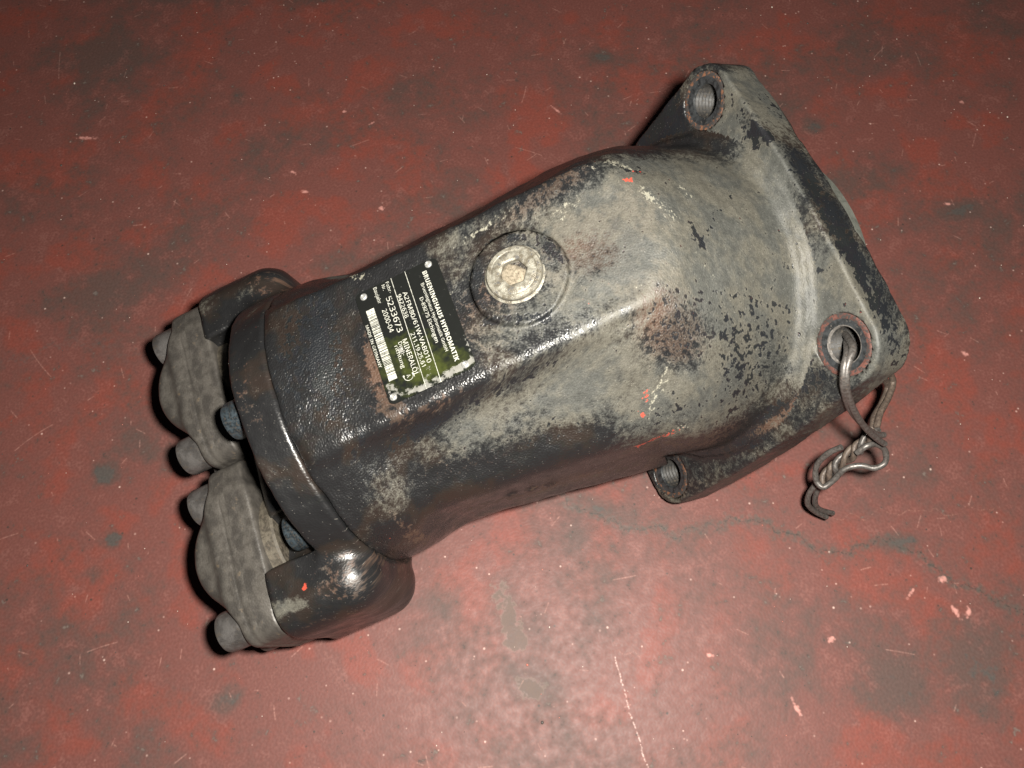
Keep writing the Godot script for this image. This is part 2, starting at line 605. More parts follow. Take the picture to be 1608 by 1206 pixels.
func mark(im: Image, pts: Array, px: Callable, width: float, c: Color, alpha: float, ragged: float, wander := 14.0) -> void:
	for i in pts.size() - 1:
		var a: Vector2 = px.call(pts[i].x, pts[i].y)
		var b: Vector2 = px.call(pts[i + 1].x, pts[i + 1].y)
		var n := int(a.distance_to(b) / 1.6)
		var across := (b - a).normalized().orthogonal()
		for k in n:
			var q := a.lerp(b, float(k) / n)
			q += across * lump.get_noise_2d(q.x * 0.5, q.y * 0.5) * wander
			for t in maxi(1, int(width * 0.35)):
				if rng.randf() < 0.8:
					dab(im, q + Vector2(rng.randfn(), rng.randfn()) * width * 0.4 * ragged, rng.randf_range(0.5, 1.0) * maxf(width * 0.3, 0.8), c, alpha * rng.randf_range(0.3, 1.0))


# ---------------------------------------------------------------- shapes of the castings, (s, u, z) along, above and across the barrel axis

func housing(s: float, u: float, z: float) -> float:
	var zz := absf(z)
	var a := s * C40 + u * S40 + 51.1     # along the shaft axis, from the flange
	var t := u * C40 - s * S40
	var wall := 66.0 - 0.07 * clampf(s, 0.0, 110.0) + maxf(0.0, -s) * 0.5
	var mix_ := smoothstep(-12.0, 35.0, s)
	var chamfer := lerpf(0.801, 0.719, mix_) * zz + lerpf(0.598, 0.695, mix_) * u - lerpf(63.4, 59.4, mix_)
	var top := u - 62.7
	var pad := smax(top, zz - 33.5 - (62.7 - u) * 0.15, 4.5)
	var low := smax(smax(smax(chamfer, zz - wall, 6.0), u - 57.0, 2.0), -u - 62.0 + 0.36 * clampf(s, 0.0, 76.0), 14.0)
	var profile := smin(maxf(pad, 20.0 - u), low, 4.0)
	var rc := sqrt(t * t + z * z) - 70.5
	var d := minf(maxf(smax(smax(rc, profile, 6.0), -a - 4.0, 1.0), s - 30.0), maxf(smax(profile, s - 122.0, 3.0), -s))
	var rb := sqrt(u * u + z * z)
	var collar := smax(smax(rb - 67.3 + (126.0 - s) * 0.09, 100.0 - s, 18.0), s - 126.2, 1.5)
	d = smin(d, collar, 10.0)
	# the round boss of the plug
	var boss := smax(sqrt((s - 22.0) * (s - 22.0) + (z - 1.5) * (z - 1.5)) - 19.5, u - 64.7, 0.6)
	d = smin(d, maxf(boss, 40.0 - u), 1.5)
	# raised casting marks on the side wall
	if z > 50.0:
		for m in 3:
			var ds: float = s - (66.0 - 8.3 * m)
			var du: float = u + 0.8 + 3.2 * m
			d = smin(d, sqrt(ds * ds + du * du * 1.6 + (z - wall + 0.5) * (z - wall + 0.5) * 4.0) - 2.8, 1.6)
		d = smin(d, sqrt((s - 21.0) * (s - 21.0) + (u - 57.0) * (u - 57.0) + (z - 35.5) * (z - 35.5)) - 2.2, 2.5)
	# mounting flange
	var bt := absf(t) - 79.6 + 16.4
	var bz := zz - 79.6 + 16.4
	var sq := sqrt(maxf(bt, 0.0) * maxf(bt, 0.0) + maxf(bz, 0.0) * maxf(bz, 0.0)) + minf(maxf(bt, bz), 0.0) - 16.4
	var edge := minf(absf(t), zz) / 60.0
	sq -= 2.6 * maxf(0.0, 1.0 - edge * edge)
	var slab := smax(sq, absf(a + 10.0) - 10.0, 1.6)
	d = smin(d, slab, 10.0)
	# a low collar where the neck meets the flange
	d = smin(d, smax(sqrt(t * t + z * z) - 73.5, absf(a - 1.0) - 1.4, 1.0), 4.0)
	# bolt holes with spot faces
	var ht := absf(t) - 63.6
	var hz := zz - 63.6
	var hole := sqrt(ht * ht + hz * hz)
	if hole < 30.0 and a < 12.0:
		d = smax(d, -maxf(maxf(hole - 12.6, -a - 1.2), a - 8.0), 0.8)
		d = smax(d, minf(10.0 - hole, 8.0 - a), 0.8)
		if a > -1.0 and hole < 13.0 and a < 8.0:
			d = maxf(d, 12.6 - hole)
	return d + lump.get_noise_3d(s, u, z) * 0.45


func port_plate(s: float, u: float, z: float) -> float:
	var zz := absf(z)
	var rb := sqrt(u * u + z * z)
	var d := smax(rb - 68.2, absf(s - 135.7) - 8.6, 2.0)
	# the block between the plate and the ports
	var bx := absf(s - 153.0) - 13.0 + 7.0
	var bu := absf(u) - 27.0 + 7.0
	var bz := zz - 60.0 + 7.0
	var block := Vector3(maxf(bx, 0.0), maxf(bu, 0.0), maxf(bz, 0.0)).length() - 7.0 + minf(maxf(bx, maxf(bu, bz)), 0.0)
	d = smin(d, block, 7.0)
	# two rounded lobes at the sides
	bx = absf(s - 156.0) - 30.0 + 15.0
	bu = absf(u + 2.0) - 32.0 + 15.0
	bz = absf(zz - 64.0) - 22.0 + 15.0
	var lobe := Vector3(maxf(bx, 0.0), maxf(bu, 0.0), maxf(bz, 0.0)).length() - 15.0 + minf(maxf(bx, maxf(bu, bz)), 0.0)
	lobe = smax(lobe, s - 171.0, 2.0)
	# clear of the housing's collar
	lobe = smax(lobe, maxf(68.8 - rb, s - 127.5) * -1.0 if false else -maxf(rb - 68.6, s - 127.0), 2.0)
	d = smin(d, lobe, 5.0)
	# counterbores of the cap screws
	for k in [-1.0, 0.0, 1.0]:
		var th: float = k * PI / 3.0
		var du := u - 53.0 * cos(th)
		var dz := z - 53.0 * sin(th)
		d = smax(d, -maxf(sqrt(du * du + dz * dz) - 11.5, 144.3 - s), 2.0)
	return d + lump.get_noise_3d(s, u + 40.0, z) * 0.4


func clamp_shape(s: float, u: float, z: float) -> float:
	var bx := absf(s - 181.0) - 8.5 + 4.0
	var bu := absf(u) - 25.0 + 9.0
	var bz := absf(z) - 40.8 + 9.0
	var flat := sqrt(maxf(bu, 0.0) * maxf(bu, 0.0) + maxf(bz, 0.0) * maxf(bz, 0.0)) + minf(maxf(bu, bz), 0.0) - 9.0
	var d := smax(flat, absf(s - 181.0) - 8.5, 2.2)
	var dome := smax(sqrt((s - 181.0) * (s - 181.0) + z * z * 0.92) - 24.2, absf(u) - 25.0, 5.5)
	dome = smax(dome, 172.5 - s, 2.0)
	d = smin(d, dome, 10.0)
	# parting line left by the mould
	var line := s - 184.5 - 0.012 * z
	d += 0.22 * exp(-line * line / 0.4) * smoothstep(-30.0, -20.0, z)
	return d + lump.get_noise_3d(s * 1.3, u * 1.3 + 90.0, z * 1.3) * 0.08


# ---------------------------------------------------------------- surfaces

# Paint, dust, rust and chips on an unrolled casting. The fields say how much of each lies where.
func casting_maps(w: int, h: int, sd: int, dust: Array, brown: Array, bare: Array, chalk: Array, red: Array, dust_base: float, brown_base: float) -> Array:
	var n1 := noise_bytes(sd, 4.0, w, h, 2)
	var n2 := noise_bytes(sd + 1, 26.0, w, h, 5)
	var n3 := noise_bytes(sd + 2, 130.0, w, h, 5)
	var n4 := noise_bytes(sd + 3, 4.6, w, h, 2)
	var n5 := noise_bytes(sd + 4, 11.0, w, h, 4)
	var fd := field(dust, w, h, dust_base)
	var fb := field(brown, w, h, brown_base)
	var fk := field(bare, w, h, 0.0)
	var fc := field(chalk, w, h, 0.0)
	var fr := field(red, w, h, 0.0)
	var six := by_rows(h, func(y0, y1):
		var out := PackedByteArray()
		out.resize((y1 - y0) * w * 6)
		var o := 0
		for i in range(y0 * w, y1 * w):
			var a := n1[i] / 255.0
			var b := n2[i] / 255.0
			var c := n3[i] / 255.0
			var e := n5[i] / 255.0
			var cast := 0.42 * n4[i] / 255.0
			var hgt := 0.30 + cast + (b - 0.5) * 0.2
			# black paint with an oily brown cast in places
			var oil := smoothstep(0.45, 0.8, c)
			var r := lerpf(0.011, 0.019, oil)
			var g := lerpf(0.0115, 0.0145, oil)
			var bl := lerpf(0.0125, 0.0125, oil)
			var rough := 0.33 + (b - 0.5) * 0.2
			# rust and dried brown oil
			var k := smoothstep(0.44, 0.66, fb[i] + (b - 0.5) * 0.6 + (e - 0.5) * 0.45 + (a - 0.5) * 0.2)
			var tone := smoothstep(0.3, 0.7, c + (e - 0.5) * 0.5)
			r = lerpf(r, lerpf(0.043, 0.072, tone), k * 0.8)
			g = lerpf(g, lerpf(0.029, 0.041, tone), k * 0.8)
			bl = lerpf(bl, lerpf(0.021, 0.028, tone), k * 0.8)
			rough = lerpf(rough, 0.5, k)
			# grey dust caked on, broken where the paint shows through
			var cover := smoothstep(0.28, 0.72, fd[i] + (b - 0.5) * 0.34 + (e - 0.5) * 0.34 + (a - 0.5) * 0.26 + (c - 0.5) * 0.22)
			var flake := smoothstep(0.46, 0.56, fk[i] + (b - 0.5) * 1.15 + (e - 0.5) * 0.7)
			cover *= 1.0 - flake
			var warm := smoothstep(0.35, 0.65, c * 0.7 + b * 0.3)
			var deep := cover * (0.78 + 0.2 * a)
			var x := (i * 374761393 + (i / w) * 668265263) & 0x7fffffff
			x = ((x ^ (x >> 13)) * 1274126177) & 0x7fffffff
			var salt := ((x ^ (x >> 16)) & 1023) / 1023.0
			var tex := (0.55 + 0.40 * e + 0.40 * a * b + 0.25 * b) * (0.80 + 0.40 * salt * salt)
			r = lerpf(r, lerpf(0.055, 0.077, warm) * tex, deep)
			g = lerpf(g, lerpf(0.056, 0.073, warm) * tex, deep)
			bl = lerpf(bl, lerpf(0.050, 0.059, warm) * tex, deep)
			rough = lerpf(rough, 0.66, cover * 0.9)
			hgt += cover * (0.14 - cast * 0.5)
			r = lerpf(r, 0.0095, flake * 0.9)
			g = lerpf(g, 0.0105, flake * 0.9)
			bl = lerpf(bl, 0.012, flake * 0.9)
			rough = lerpf(rough, 0.42, flake)
			hgt -= flake * 0.16
			# pale rubbed streaks
			var ch := smoothstep(0.50, 0.62, fc[i] + (e - 0.5) * 0.9 + (a - 0.5) * 0.4)
			r = lerpf(r, 0.23, ch * 0.8)
			g = lerpf(g, 0.22, ch * 0.8)
			bl = lerpf(bl, 0.175, ch * 0.8)
			# flecks of red paint
			var rd := smoothstep(0.52, 0.6, fr[i] + (e - 0.5) * 1.0 + (b - 0.5) * 0.5)
			r = lerpf(r, 0.34, rd)
			g = lerpf(g, 0.05, rd)
			bl = lerpf(bl, 0.032, rd)
			# specks of grit
			if salt > 0.996 and a > 0.45:
				r = 0.17
				g = 0.16
				bl = 0.14
			out[o] = to_srgb[int(clampf(r, 0, 1) * 1024)]
			out[o + 1] = to_srgb[int(clampf(g, 0, 1) * 1024)]
			out[o + 2] = to_srgb[int(clampf(bl, 0, 1) * 1024)]
			out[o + 3] = int(clampf(hgt, 0, 1) * 255)
			out[o + 4] = int(clampf(rough + (a - 0.5) * 0.1, 0.05, 1) * 255)
			out[o + 5] = 0
			o += 6
		return out)
	return two_maps(w, h, six)


# Mottled metal for small parts, laid from three sides
func mottled(sd: int, dark: Color, light: Color, spot: Color, spots: float, rough: float, metal: float, relief: float, size := 0.06) -> StandardMaterial3D:
	var w := 320
	var n1 := noise_bytes(sd, 4.0, w, w, 2)
	var n2 := noise_bytes(sd + 1, 45.0, w, w, 5)
	var n3 := noise_bytes(sd + 2, 20.0, w, w, 4)
	var six := by_rows(w, func(y0, y1):
		var out := PackedByteArray()
		out.resize((y1 - y0) * w * 6)
		var o := 0
		for i in range(y0 * w, y1 * w):
			var a := n1[i] / 255.0
			var b := n2[i] / 255.0
			var e := n3[i] / 255.0
			var c := dark.lerp(light, smoothstep(0.25, 0.75, b * 0.7 + e * 0.3))
			var k := smoothstep(1.0 - spots - 0.08, 1.0 - spots + 0.08, e * 0.65 + (1.0 - b) * 0.35)
			c = c.lerp(spot, k)
			var grain := 0.85 + 0.3 * a
			out[o] = to_srgb[int(clampf(c.r * grain, 0, 1) * 1024)]
			out[o + 1] = to_srgb[int(clampf(c.g * grain, 0, 1) * 1024)]
			out[o + 2] = to_srgb[int(clampf(c.b * grain, 0, 1) * 1024)]
			out[o + 3] = int(clampf(0.5 + (a - 0.5) * 0.6 + (e - 0.5) * 0.5, 0, 1) * 255)
			out[o + 4] = int(clampf(rough + (e - 0.5) * 0.3 + k * 0.15, 0.08, 1) * 255)
			out[o + 5] = int(255 * metal * (1.0 - k))
			o += 6
		return out)
	return mapped(two_maps(w, w, six), relief, size)


# ---------------------------------------------------------------- motor

# Where a point of the housing lies on its unrolled sheet, in millimetres: along the bent axis, round it
func unroll(p: Vector3) -> Vector2:
	var s := p.x
	var a := s * C40 + p.y * S40
	var t := p.y * C40 - s * S40
	var w: float
	var th: float
	var r: float
	if s + a > 0.0:
		w = s + 0.364 * p.y
		th = atan2(p.z, p.y)
		r = sqrt(p.y * p.y + p.z * p.z)
	else:
		w = a - 0.364 * t
		th = atan2(p.z, t)
		r = sqrt(t * t + p.z * p.z)
	return Vector2(w + 0.8 * (r - 62.0) * clampf(w / 40.0, -1.0, 1.0), th * 65.0)


func build_motor() -> void:
	var motor := Node3D.new()
	motor.name = "hydraulic_motor"
	motor.position = Vector3(0.07596, 0, -0.18523)
	motor.rotation.y = deg_to_rad(19.98)
	tag(motor, "dirty black bent-axis hydraulic motor with four-hole mounting flange lying on the red floor", "hydraulic motor")
	add_child(motor)
	var barrel := Transform3D(Basis(Vector3(0, 0, 1), -BETA), BEND * MM)
	var shaft := Transform3D(Basis(Vector3(0, 0, 1), -ALPHA), FLANGE_AT * MM)

	# housing and its flange: one casting, meshed together
	var net := surface_net(housing, Vector3(-118, -112, -88), Vector3(130, 70, 88), 1.7)
	var on_flange := func(c: Vector3) -> bool:
		var a: float = c.x * C40 + c.y * S40 + 51.1
		var t: float = c.y * C40 - c.x * S40
		return a < 3.0 and (a < -2.0 or Vector2(t, c.z).length() > 77.5 - a * 0.5)
	var W := 258.0
	var H := TAU * 65.0
	var maps := casting_maps(1136, 1792, 40, housing_dust(), housing_brown(), housing_bare(), housing_chalk(), housing_red(), 0.2, 0.2)
	var paint := mapped(maps, 0.06)
	part("housing", mesh_of(net, func(c): return not on_flange.call(c),
		func(p): return Vector3(-p.x, p.y, p.z) * MM, func(n): return Vector3(-n.x, n.y, n.z),
		func(p, _n): return Vector2((unroll(p).x + 100.0) / W, unroll(p).y / H + 0.5), 1.0), paint, motor, barrel)
	var fmaps := casting_maps(1024, 1024, 60, flange_dust(), flange_brown(), flange_bare(), [], [], 0.42, 0.25)
	var fpaint := mapped(fmaps, 0.03)
	part("mounting_flange", mesh_of(net, on_flange,
		func(p):
			var a: float = p.x * C40 + p.y * S40 + 51.1
			return Vector3(-a, p.y * C40 - p.x * S40, p.z) * MM,
		func(n): return Vector3(-(n.x * C40 + n.y * S40), n.y * C40 - n.x * S40, n.z),
		func(p, _n):
			var a: float = p.x * C40 + p.y * S40 + 51.1
			var q := Vector2(p.z, p.y * C40 - p.x * S40)
			q *= 1.0 + maxf(0.0, -a - 1.0) / maxf(40.0, maxf(absf(q.x), absf(q.y)))
			return q / 220.0 + Vector2(0.5, 0.5)), fpaint, motor, shaft)
	# bolt holes: a spot face with a rusty ring, then a threaded wall
	var rust := mottled(200, Color(0.055, 0.028, 0.018), Color(0.135, 0.060, 0.032), Color(0.022, 0.019, 0.018), 0.56, 0.75, 0.0, 0.02, 0.03)
	var dark_rust := mottled(204, Color(0.045, 0.020, 0.016), Color(0.095, 0.036, 0.027), Color(0.025, 0.020, 0.018), 0.50, 0.7, 0.0, 0.02, 0.03)
	var black := mottled(208, Color(0.012, 0.013, 0.014), Color(0.028, 0.030, 0.032), Color(0.08, 0.07, 0.06), 0.22, 0.38, 0.0, 0.008, 0.03)
	var bore := mottled(218, Color(0.008, 0.008, 0.008), Color(0.02, 0.018, 0.016), Color(0.05, 0.04, 0.028), 0.3, 0.62, 0.0, 0.01, 0.03)
	var ring := lathe([[12.55, -1.9], [12.55, -0.55], [12.2, -0.35], [11.2, -0.45], [10.4, -0.6]])
	var face := lathe([[10.4, -0.62], [9.4, -0.75], [7.9, -0.85]])
	var lip := lathe([[7.9, -0.85], [7.5, -0.95], [7.1, -1.8]])
	var thread := [[7.1, -1.8]]
	for k in 8:
		thread.append([7.9, -2.7 - k * 2.0])
		thread.append([7.1, -3.7 - k * 2.0])
	thread.append([7.3, -19.9])
	var wall := lathe(thread, 40)
	var lip_steel := mottled(212, Color(0.16, 0.15, 0.14), Color(0.30, 0.28, 0.26), Color(0.05, 0.045, 0.04), 0.35, 0.35, 0.6, 0.01, 0.02)
	var turn := Basis(Vector3(0, 0, 1), PI / 2)   # y of the turned shape becomes -x, away from the shaft
	for c in [[1, -1], [1, 1], [-1, 1], [-1, -1]]:
		var h := part("bolt_hole", ring, rust if c[0] * c[1] < 0 else dark_rust, motor, shaft * Transform3D(turn * Basis(Vector3.UP, rng.randf() * TAU), Vector3(0, c[0] * 63.6, c[1] * 63.6) * MM))
		part("spot_face", face, black, h)
		part("hole_lip", lip, lip_steel if c[0] * c[1] > 0 else black, h)
		part("thread", wall, bore, h)
	# the round spigot under the flange
	var spigot_mat := mottled(216, Color(0.055, 0.058, 0.05), Color(0.085, 0.088, 0.076), Color(0.06, 0.06, 0.05), 0.25, 0.7, 0.0, 0.01, 0.06)
	part("pilot_spigot", lathe([[0, 46], [52, 46], [67, 45.5], [70, 43], [70, 24], [68, 22], [68, 16]], 96), spigot_mat, motor, shaft * Transform3D(Basis(Vector3(0, 0, 1), -PI / 2), Vector3.ZERO))

	# port plate at the other end
	var pnet := surface_net(port_plate, Vector3(108, -75, -92), Vector3(176, 75, 92), 1.7)
	var pmaps := casting_maps(640, 1624, 80, plate_dust(), plate_brown(), [], [], plate_red(), 0.05, 0.18)
	var ppaint := mapped(pmaps, 0.022)
	part("port_plate", mesh_of(pnet, func(_c): return true,
		func(p): return Vector3(-p.x, p.y, p.z) * MM, func(n): return Vector3(-n.x, n.y, n.z),
		func(p, _n): return Vector2((p.x - 0.6 * p.y - 74.0) / 140.0, (p.z + clampf(p.z / 15.0, -1.0, 1.0) * 0.8 * maxf(0.0, 40.0 - p.y)) / 356.0 + 0.5)), ppaint, motor, barrel)
	# steel flange heads between the block and the clamps
	var beige := mottled(220, Color(0.040, 0.034, 0.026), Color(0.085, 0.073, 0.055), Color(0.07, 0.055, 0.04), 0.3, 0.6, 0.0, 0.02, 0.03)
	var head := lathe([[14, -6.5], [24, -6.5], [25, -5.5], [25, 0.5], [24, 1.5], [14, 1.5]], 64)
	# clamps with their screws
	var grey := mottled(224, Color(0.044, 0.040, 0.036), Color(0.074, 0.067, 0.059), Color(0.080, 0.060, 0.040), 0.22, 0.46, 0.15, 0.008, 0.085)
	var grey_screw := mottled(228, Color(0.055, 0.051, 0.049), Color(0.098, 0.092, 0.089), Color(0.045, 0.037, 0.03), 0.32, 0.46, 0.25, 0.012, 0.05)
	var blue := mottled(232, Color(0.022, 0.028, 0.033), Color(0.05, 0.066, 0.078), Color(0.03, 0.025, 0.02), 0.36, 0.42, 0.4, 0.012, 0.02)
	var cnet := surface_net(clamp_shape, Vector3(168, -30, -46), Vector3(212, 30, 46), 1.4)
	var cmesh := mesh_of(cnet, func(_c): return true, func(p): return Vector3(181.0 - p.x, p.y, p.z) * MM, func(n): return Vector3(-n.x, n.y, n.z), func(_p, _n): return Vector2.ZERO)
	var screw := lathe([[9.0, 0.2], [9.0, 12.0], [8.5, 13.2], [7.6, 13.6], [5.0, 13.6], [5.0, 13.2, true], [5.0, 7.0, true], [0, 6.6]], 48)
	for side in [-1, 1]:
		part("flange_head", head, beige, motor, barrel * Transform3D(turn, Vector3(-170.5, 0, 42.0 * side) * MM))
		var cl := part("flange_clamp", cmesh, grey, motor, barrel * Transform3D(Basis(), Vector3(-181, 0, 42.0 * side) * MM))
		for q in [[1, -1], [1, 1], [-1, -1], [-1, 1]]:
			part("clamp_screw", screw, grey_screw, cl, Transform3D(turn * Basis(Vector3.UP, rng.randf() * TAU), Vector3(-8.0, q[0] * 14.0, q[1] * 29.0) * MM))
	var cap := lathe([[8.2, -0.3], [8.2, 9.6], [7.7, 10.8], [7.0, 11.0], [5.0, 11.0], [5.0, 10.6, true], [5.0, 5.0, true], [0, 4.8]], 48)
	for k in [0, 1, -1]:
		var th: float = k * PI / 3.0
		part("cap_screw", cap, blue, motor, barrel * Transform3D(turn * Basis(Vector3.UP, rng.randf() * TAU), Vector3(-144.3, 53.0 * cos(th), 53.0 * sin(th)) * MM))

	# drain plug
	var zinc := mottled(236, Color(0.10, 0.088, 0.066), Color(0.225, 0.215, 0.18), Color(0.05, 0.048, 0.045), 0.32, 0.45, 0.25, 0.03, 0.034)
	var plug := part("drain_plug", lathe([[12.0, -1.0], [12.0, 0.0], [11.6, 0.25], [11.0, 0.3], [11.0, 1.7], [10.6, 2.2], [9.2, 2.35], [8.9, 2.1], [8.5, 2.35], [7.4, 2.55], [5.8, 2.6], [5.0, 2.4, true], [4.7, 2.1, true], [4.6, -1.5, true], [0, -1.7]], 72),
		zinc, motor, barrel * Transform3D(Basis(Vector3.UP, 0.4), Vector3(-22.6, 64.7, 0.4) * MM))
	var dirt := mottled(240, Color(0.12, 0.10, 0.07), Color(0.20, 0.17, 0.125), Color(0.065, 0.048, 0.033), 0.3, 0.9, 0.0, 0.05, 0.012)
	part("socket_dirt", dirt_fill(), dirt, plug)
	tag(plug, "pale worn round plug with a dirt filled hexagon socket")
	build_plate(motor, barrel)


func dirt_fill() -> ArrayMesh:
	var st := SurfaceTool.new()
	st.begin(Mesh.PRIMITIVE_TRIANGLES)
	st.set_smooth_group(0)
	var n := 14
	var at := func(i: int, j: int) -> Vector3:
		var r := 5.1 * i / 6.0
		var th := TAU * j / n
		var x := r * cos(th)
		var z := r * sin(th)
		return Vector3(x, 1.7 + 0.8 * lump.get_noise_2d(x * 9.0, z * 9.0) - maxf(0.0, x * 0.9 - z * 0.3 - 2.2) * 1.6 - maxf(0.0, r - 3.6) * 0.5, z) * MM
	for i in 6:
		for j in n:
			for q in [at.call(i, j), at.call(i + 1, j + 1), at.call(i + 1, j), at.call(i, j), at.call(i, j + 1), at.call(i + 1, j + 1)]:
				st.add_vertex(q)
	st.generate_normals()
	var m := st.commit()
	return m


# ---------------------------------------------------------------- name plate: x along its lines, y from the bottom line up, in its own axes

func bow(x: float, y: float) -> float:
	# the plate is a little bent, and curled up at one corner
	var k := maxf(0.0, (x - 0.62 * 50.0) + (y - 18.0) * 0.15)
	return 0.35 + k * 0.018 + 0.10 * lump.get_noise_2d(x * 1.4, y * 1.4) + 0.35 * smoothstep(46.0, 50.0, x) * lump.get_noise_2d(x * 5.0, y * 5.0 + 40.0)


func build_plate(motor: Node3D, barrel: Transform3D) -> void:
	# own axes: x reads, y is up in the lettering, z stands off the casting
	var frame := barrel * Transform3D(Basis(Vector3(0, 0, 1), Vector3(1, 0, 0), Vector3(0, 1, 0)), Vector3(-85.4, 63.0, -22.5) * MM)
	var LX := 50.0
	var LY := 36.4
	var st := SurfaceTool.new()
	st.begin(Mesh.PRIMITIVE_TRIANGLES)
	var nx := 50
	var ny := 36
	var pt := func(i: int, j: int) -> Vector3:
		var x := LX * i / nx
		var y := LY * j / ny
		# rounded corners
		var r := 2.2
		var cx := clampf(x, r, LX - r)
		var cy := clampf(y, r, LY - r)
		var d := Vector2(x - cx, y - cy)
		if absf(d.x) > 0.0 and absf(d.y) > 0.0:
			d = d.normalized() * minf(d.length(), r) if d.length() > r else d
		return Vector3(cx + d.x, cy + d.y, bow(x, y)) * MM
	st.set_smooth_group(0)
	for i in nx:
		for j in ny:
			var q := [[i, j], [i, j + 1], [i + 1, j], [i + 1, j], [i, j + 1], [i + 1, j + 1]]
			for c in q:
				st.set_uv(Vector2(float(c[0]) / nx, 1.0 - float(c[1]) / ny))
				st.add_vertex(pt.call(c[0], c[1]))
	# the rim down to the casting
	var rim := []
	for i in nx: rim.append([i, 0])
	for j in ny: rim.append([nx, j])
	for i in nx: rim.append([nx - i, ny])
	for j in ny: rim.append([0, ny - j])
	st.set_smooth_group(1)
	for k in rim.size():
		var a: Vector3 = pt.call(rim[k][0], rim[k][1])
		var b: Vector3 = pt.call(rim[(k + 1) % rim.size()][0], rim[(k + 1) % rim.size()][1])
		var a0 := Vector3(a.x, a.y, -0.4 * MM)
		var b0 := Vector3(b.x, b.y, -0.4 * MM)
		for q in [a, b, a0, b, b0, a0]:
			st.set_uv(Vector2(0.02, 0.5))
			st.add_vertex(q)
	st.generate_normals()
	var w := 640
	var h := 466
	var n1 := noise_bytes(301, 5.0, w, h, 2)
	var n2 := noise_bytes(302, 40.0, w, h, 5)
	var n3 := noise_bytes(303, 110.0, w, h, 4)
	var f := field([[620, 150, 26, 190, -4, 0.62], [620, 330, 22, 90, 10, 0.55], [395, 330, 26, 22, 0, 0.62], [575, 424, 34, 26, 0, 0.55], [608, 60, 16, 60, 0, 0.4], [540, 12, 90, 7, 0, 0.6], [560, 250, 40, 40, 0, 0.25], [560, 455, 60, 9, 0, 0.5], [470, 190, 40, 6, -30, 0.3]], w, h, 0.0)
	var painted_glare := field([[470, 330, 190, 200, 0, 0.55], [590, 130, 120, 160, 0, 0.45]], w, h, 0.0)  # greenish reflection on the plate, painted into its colour as olive patches
	var six := by_rows(h, func(y0, y1):
		var out := PackedByteArray()
		out.resize((y1 - y0) * w * 6)
		var o := 0
		for i in range(y0 * w, y1 * w):
			var a := n1[i] / 255.0
			var b := n2[i] / 255.0
			var c := n3[i] / 255.0
			var t := smoothstep(0.2, 0.95, painted_glare[i] + (c - 0.5) * 0.6 + (b - 0.5) * 0.35)
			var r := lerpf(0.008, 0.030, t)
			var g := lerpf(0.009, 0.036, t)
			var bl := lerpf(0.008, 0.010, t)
			var k := smoothstep(0.42, 0.54, f[i] + (b - 0.5) * 0.95 + (a - 0.5) * 0.45)
			r = lerpf(r, 0.30, k * 0.75)
			g = lerpf(g, 0.295, k * 0.75)
			bl = lerpf(bl, 0.27, k * 0.75)
			out[o] = to_srgb[int(r * 1024)]
			out[o + 1] = to_srgb[int(g * 1024)]
			out[o + 2] = to_srgb[int(bl * 1024)]
			out[o + 3] = int(clampf(0.6 - k * 0.35 + (a - 0.5) * 0.25 * k, 0, 1) * 255)
			out[o + 4] = int(clampf(0.22 + k * 0.25 + (b - 0.5) * 0.1, 0.05, 1) * 255)
			out[o + 5] = int(k * 120)
			o += 6
		return out)
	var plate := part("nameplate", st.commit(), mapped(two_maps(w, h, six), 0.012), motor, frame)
	tag(plate, "black plate with white lettering and barcode, scraped bright along one end")
	var ink := mottled(260, Color(0.27, 0.27, 0.24), Color(0.42, 0.42, 0.37), Color(0.06, 0.06, 0.05), 0.27, 0.5, 0.0, 0.0, 0.012)
	# the words: [text, start along, middle height down (both as shares of the plate), length, letter height in mm, bold]
	for l in [["BRUENINGHAUS HYDROMATIK", 0.075, 0.172, 0.82, 1.85, true], ["Brueninghaus Hydromatik GmbH", 0.165, 0.238, 0.62, 1.3, false], ["D-89275 Elchingen", 0.275, 0.303, 0.41, 1.5, false],
			["A2FM80/61W-VAB010", 0.165, 0.452, 0.645, 1.8, false], ["9422638", 0.165, 0.522, 0.215, 1.7, false], ["211.19.25.61", 0.52, 0.522, 0.30, 1.7, false],
			["Fabr-", 0.016, 0.602, 0.105, 1.35, false], ["Nr.", 0.024, 0.655, 0.05, 1.35, false], ["5233673", 0.143, 0.640, 0.325, 2.4, false], ["MINERALÖL", 0.54, 0.628, 0.325, 2.0, false],
			["Dreh-", 0.545, 0.684, 0.12, 1.5, false], ["richtung", 0.56, 0.735, 0.20, 1.5, false], ["Baujahr", 0.014, 0.752, 0.15, 1.5, false], ["2000-04", 0.228, 0.730, 0.21, 2.0, false],
			["MADE IN GERMANY", 0.29, 0.972, 0.385, 1.25, false], ["A", 0.826, 0.712, 0.026, 1.6, false]]:
		part("lettering", letters(l[0], l[1] * LX, (1.0 - l[2]) * LY, l[3] * LX, l[4], l[5]), ink, plate)
	var rules := SurfaceTool.new()
	rules.begin(Mesh.PRIMITIVE_TRIANGLES)
	for b in [[0.375, 0.405], [0.547, 0.575]]:
		for k in 40:
			strip(rules, Vector2(LX * k / 40.0, (1.0 - lerpf(b[0], b[1], k / 40.0)) * LY), Vector2(LX * (k + 1) / 40.0, (1.0 - lerpf(b[0], b[1], (k + 1) / 40.0)) * LY), 0.22)
	rules.generate_normals()
	part("ruled_line", rules.commit(), ink, plate)
	var bars := SurfaceTool.new()
	bars.begin(Mesh.PRIMITIVE_TRIANGLES)
	var x := 0.175 * LX
	var first := true
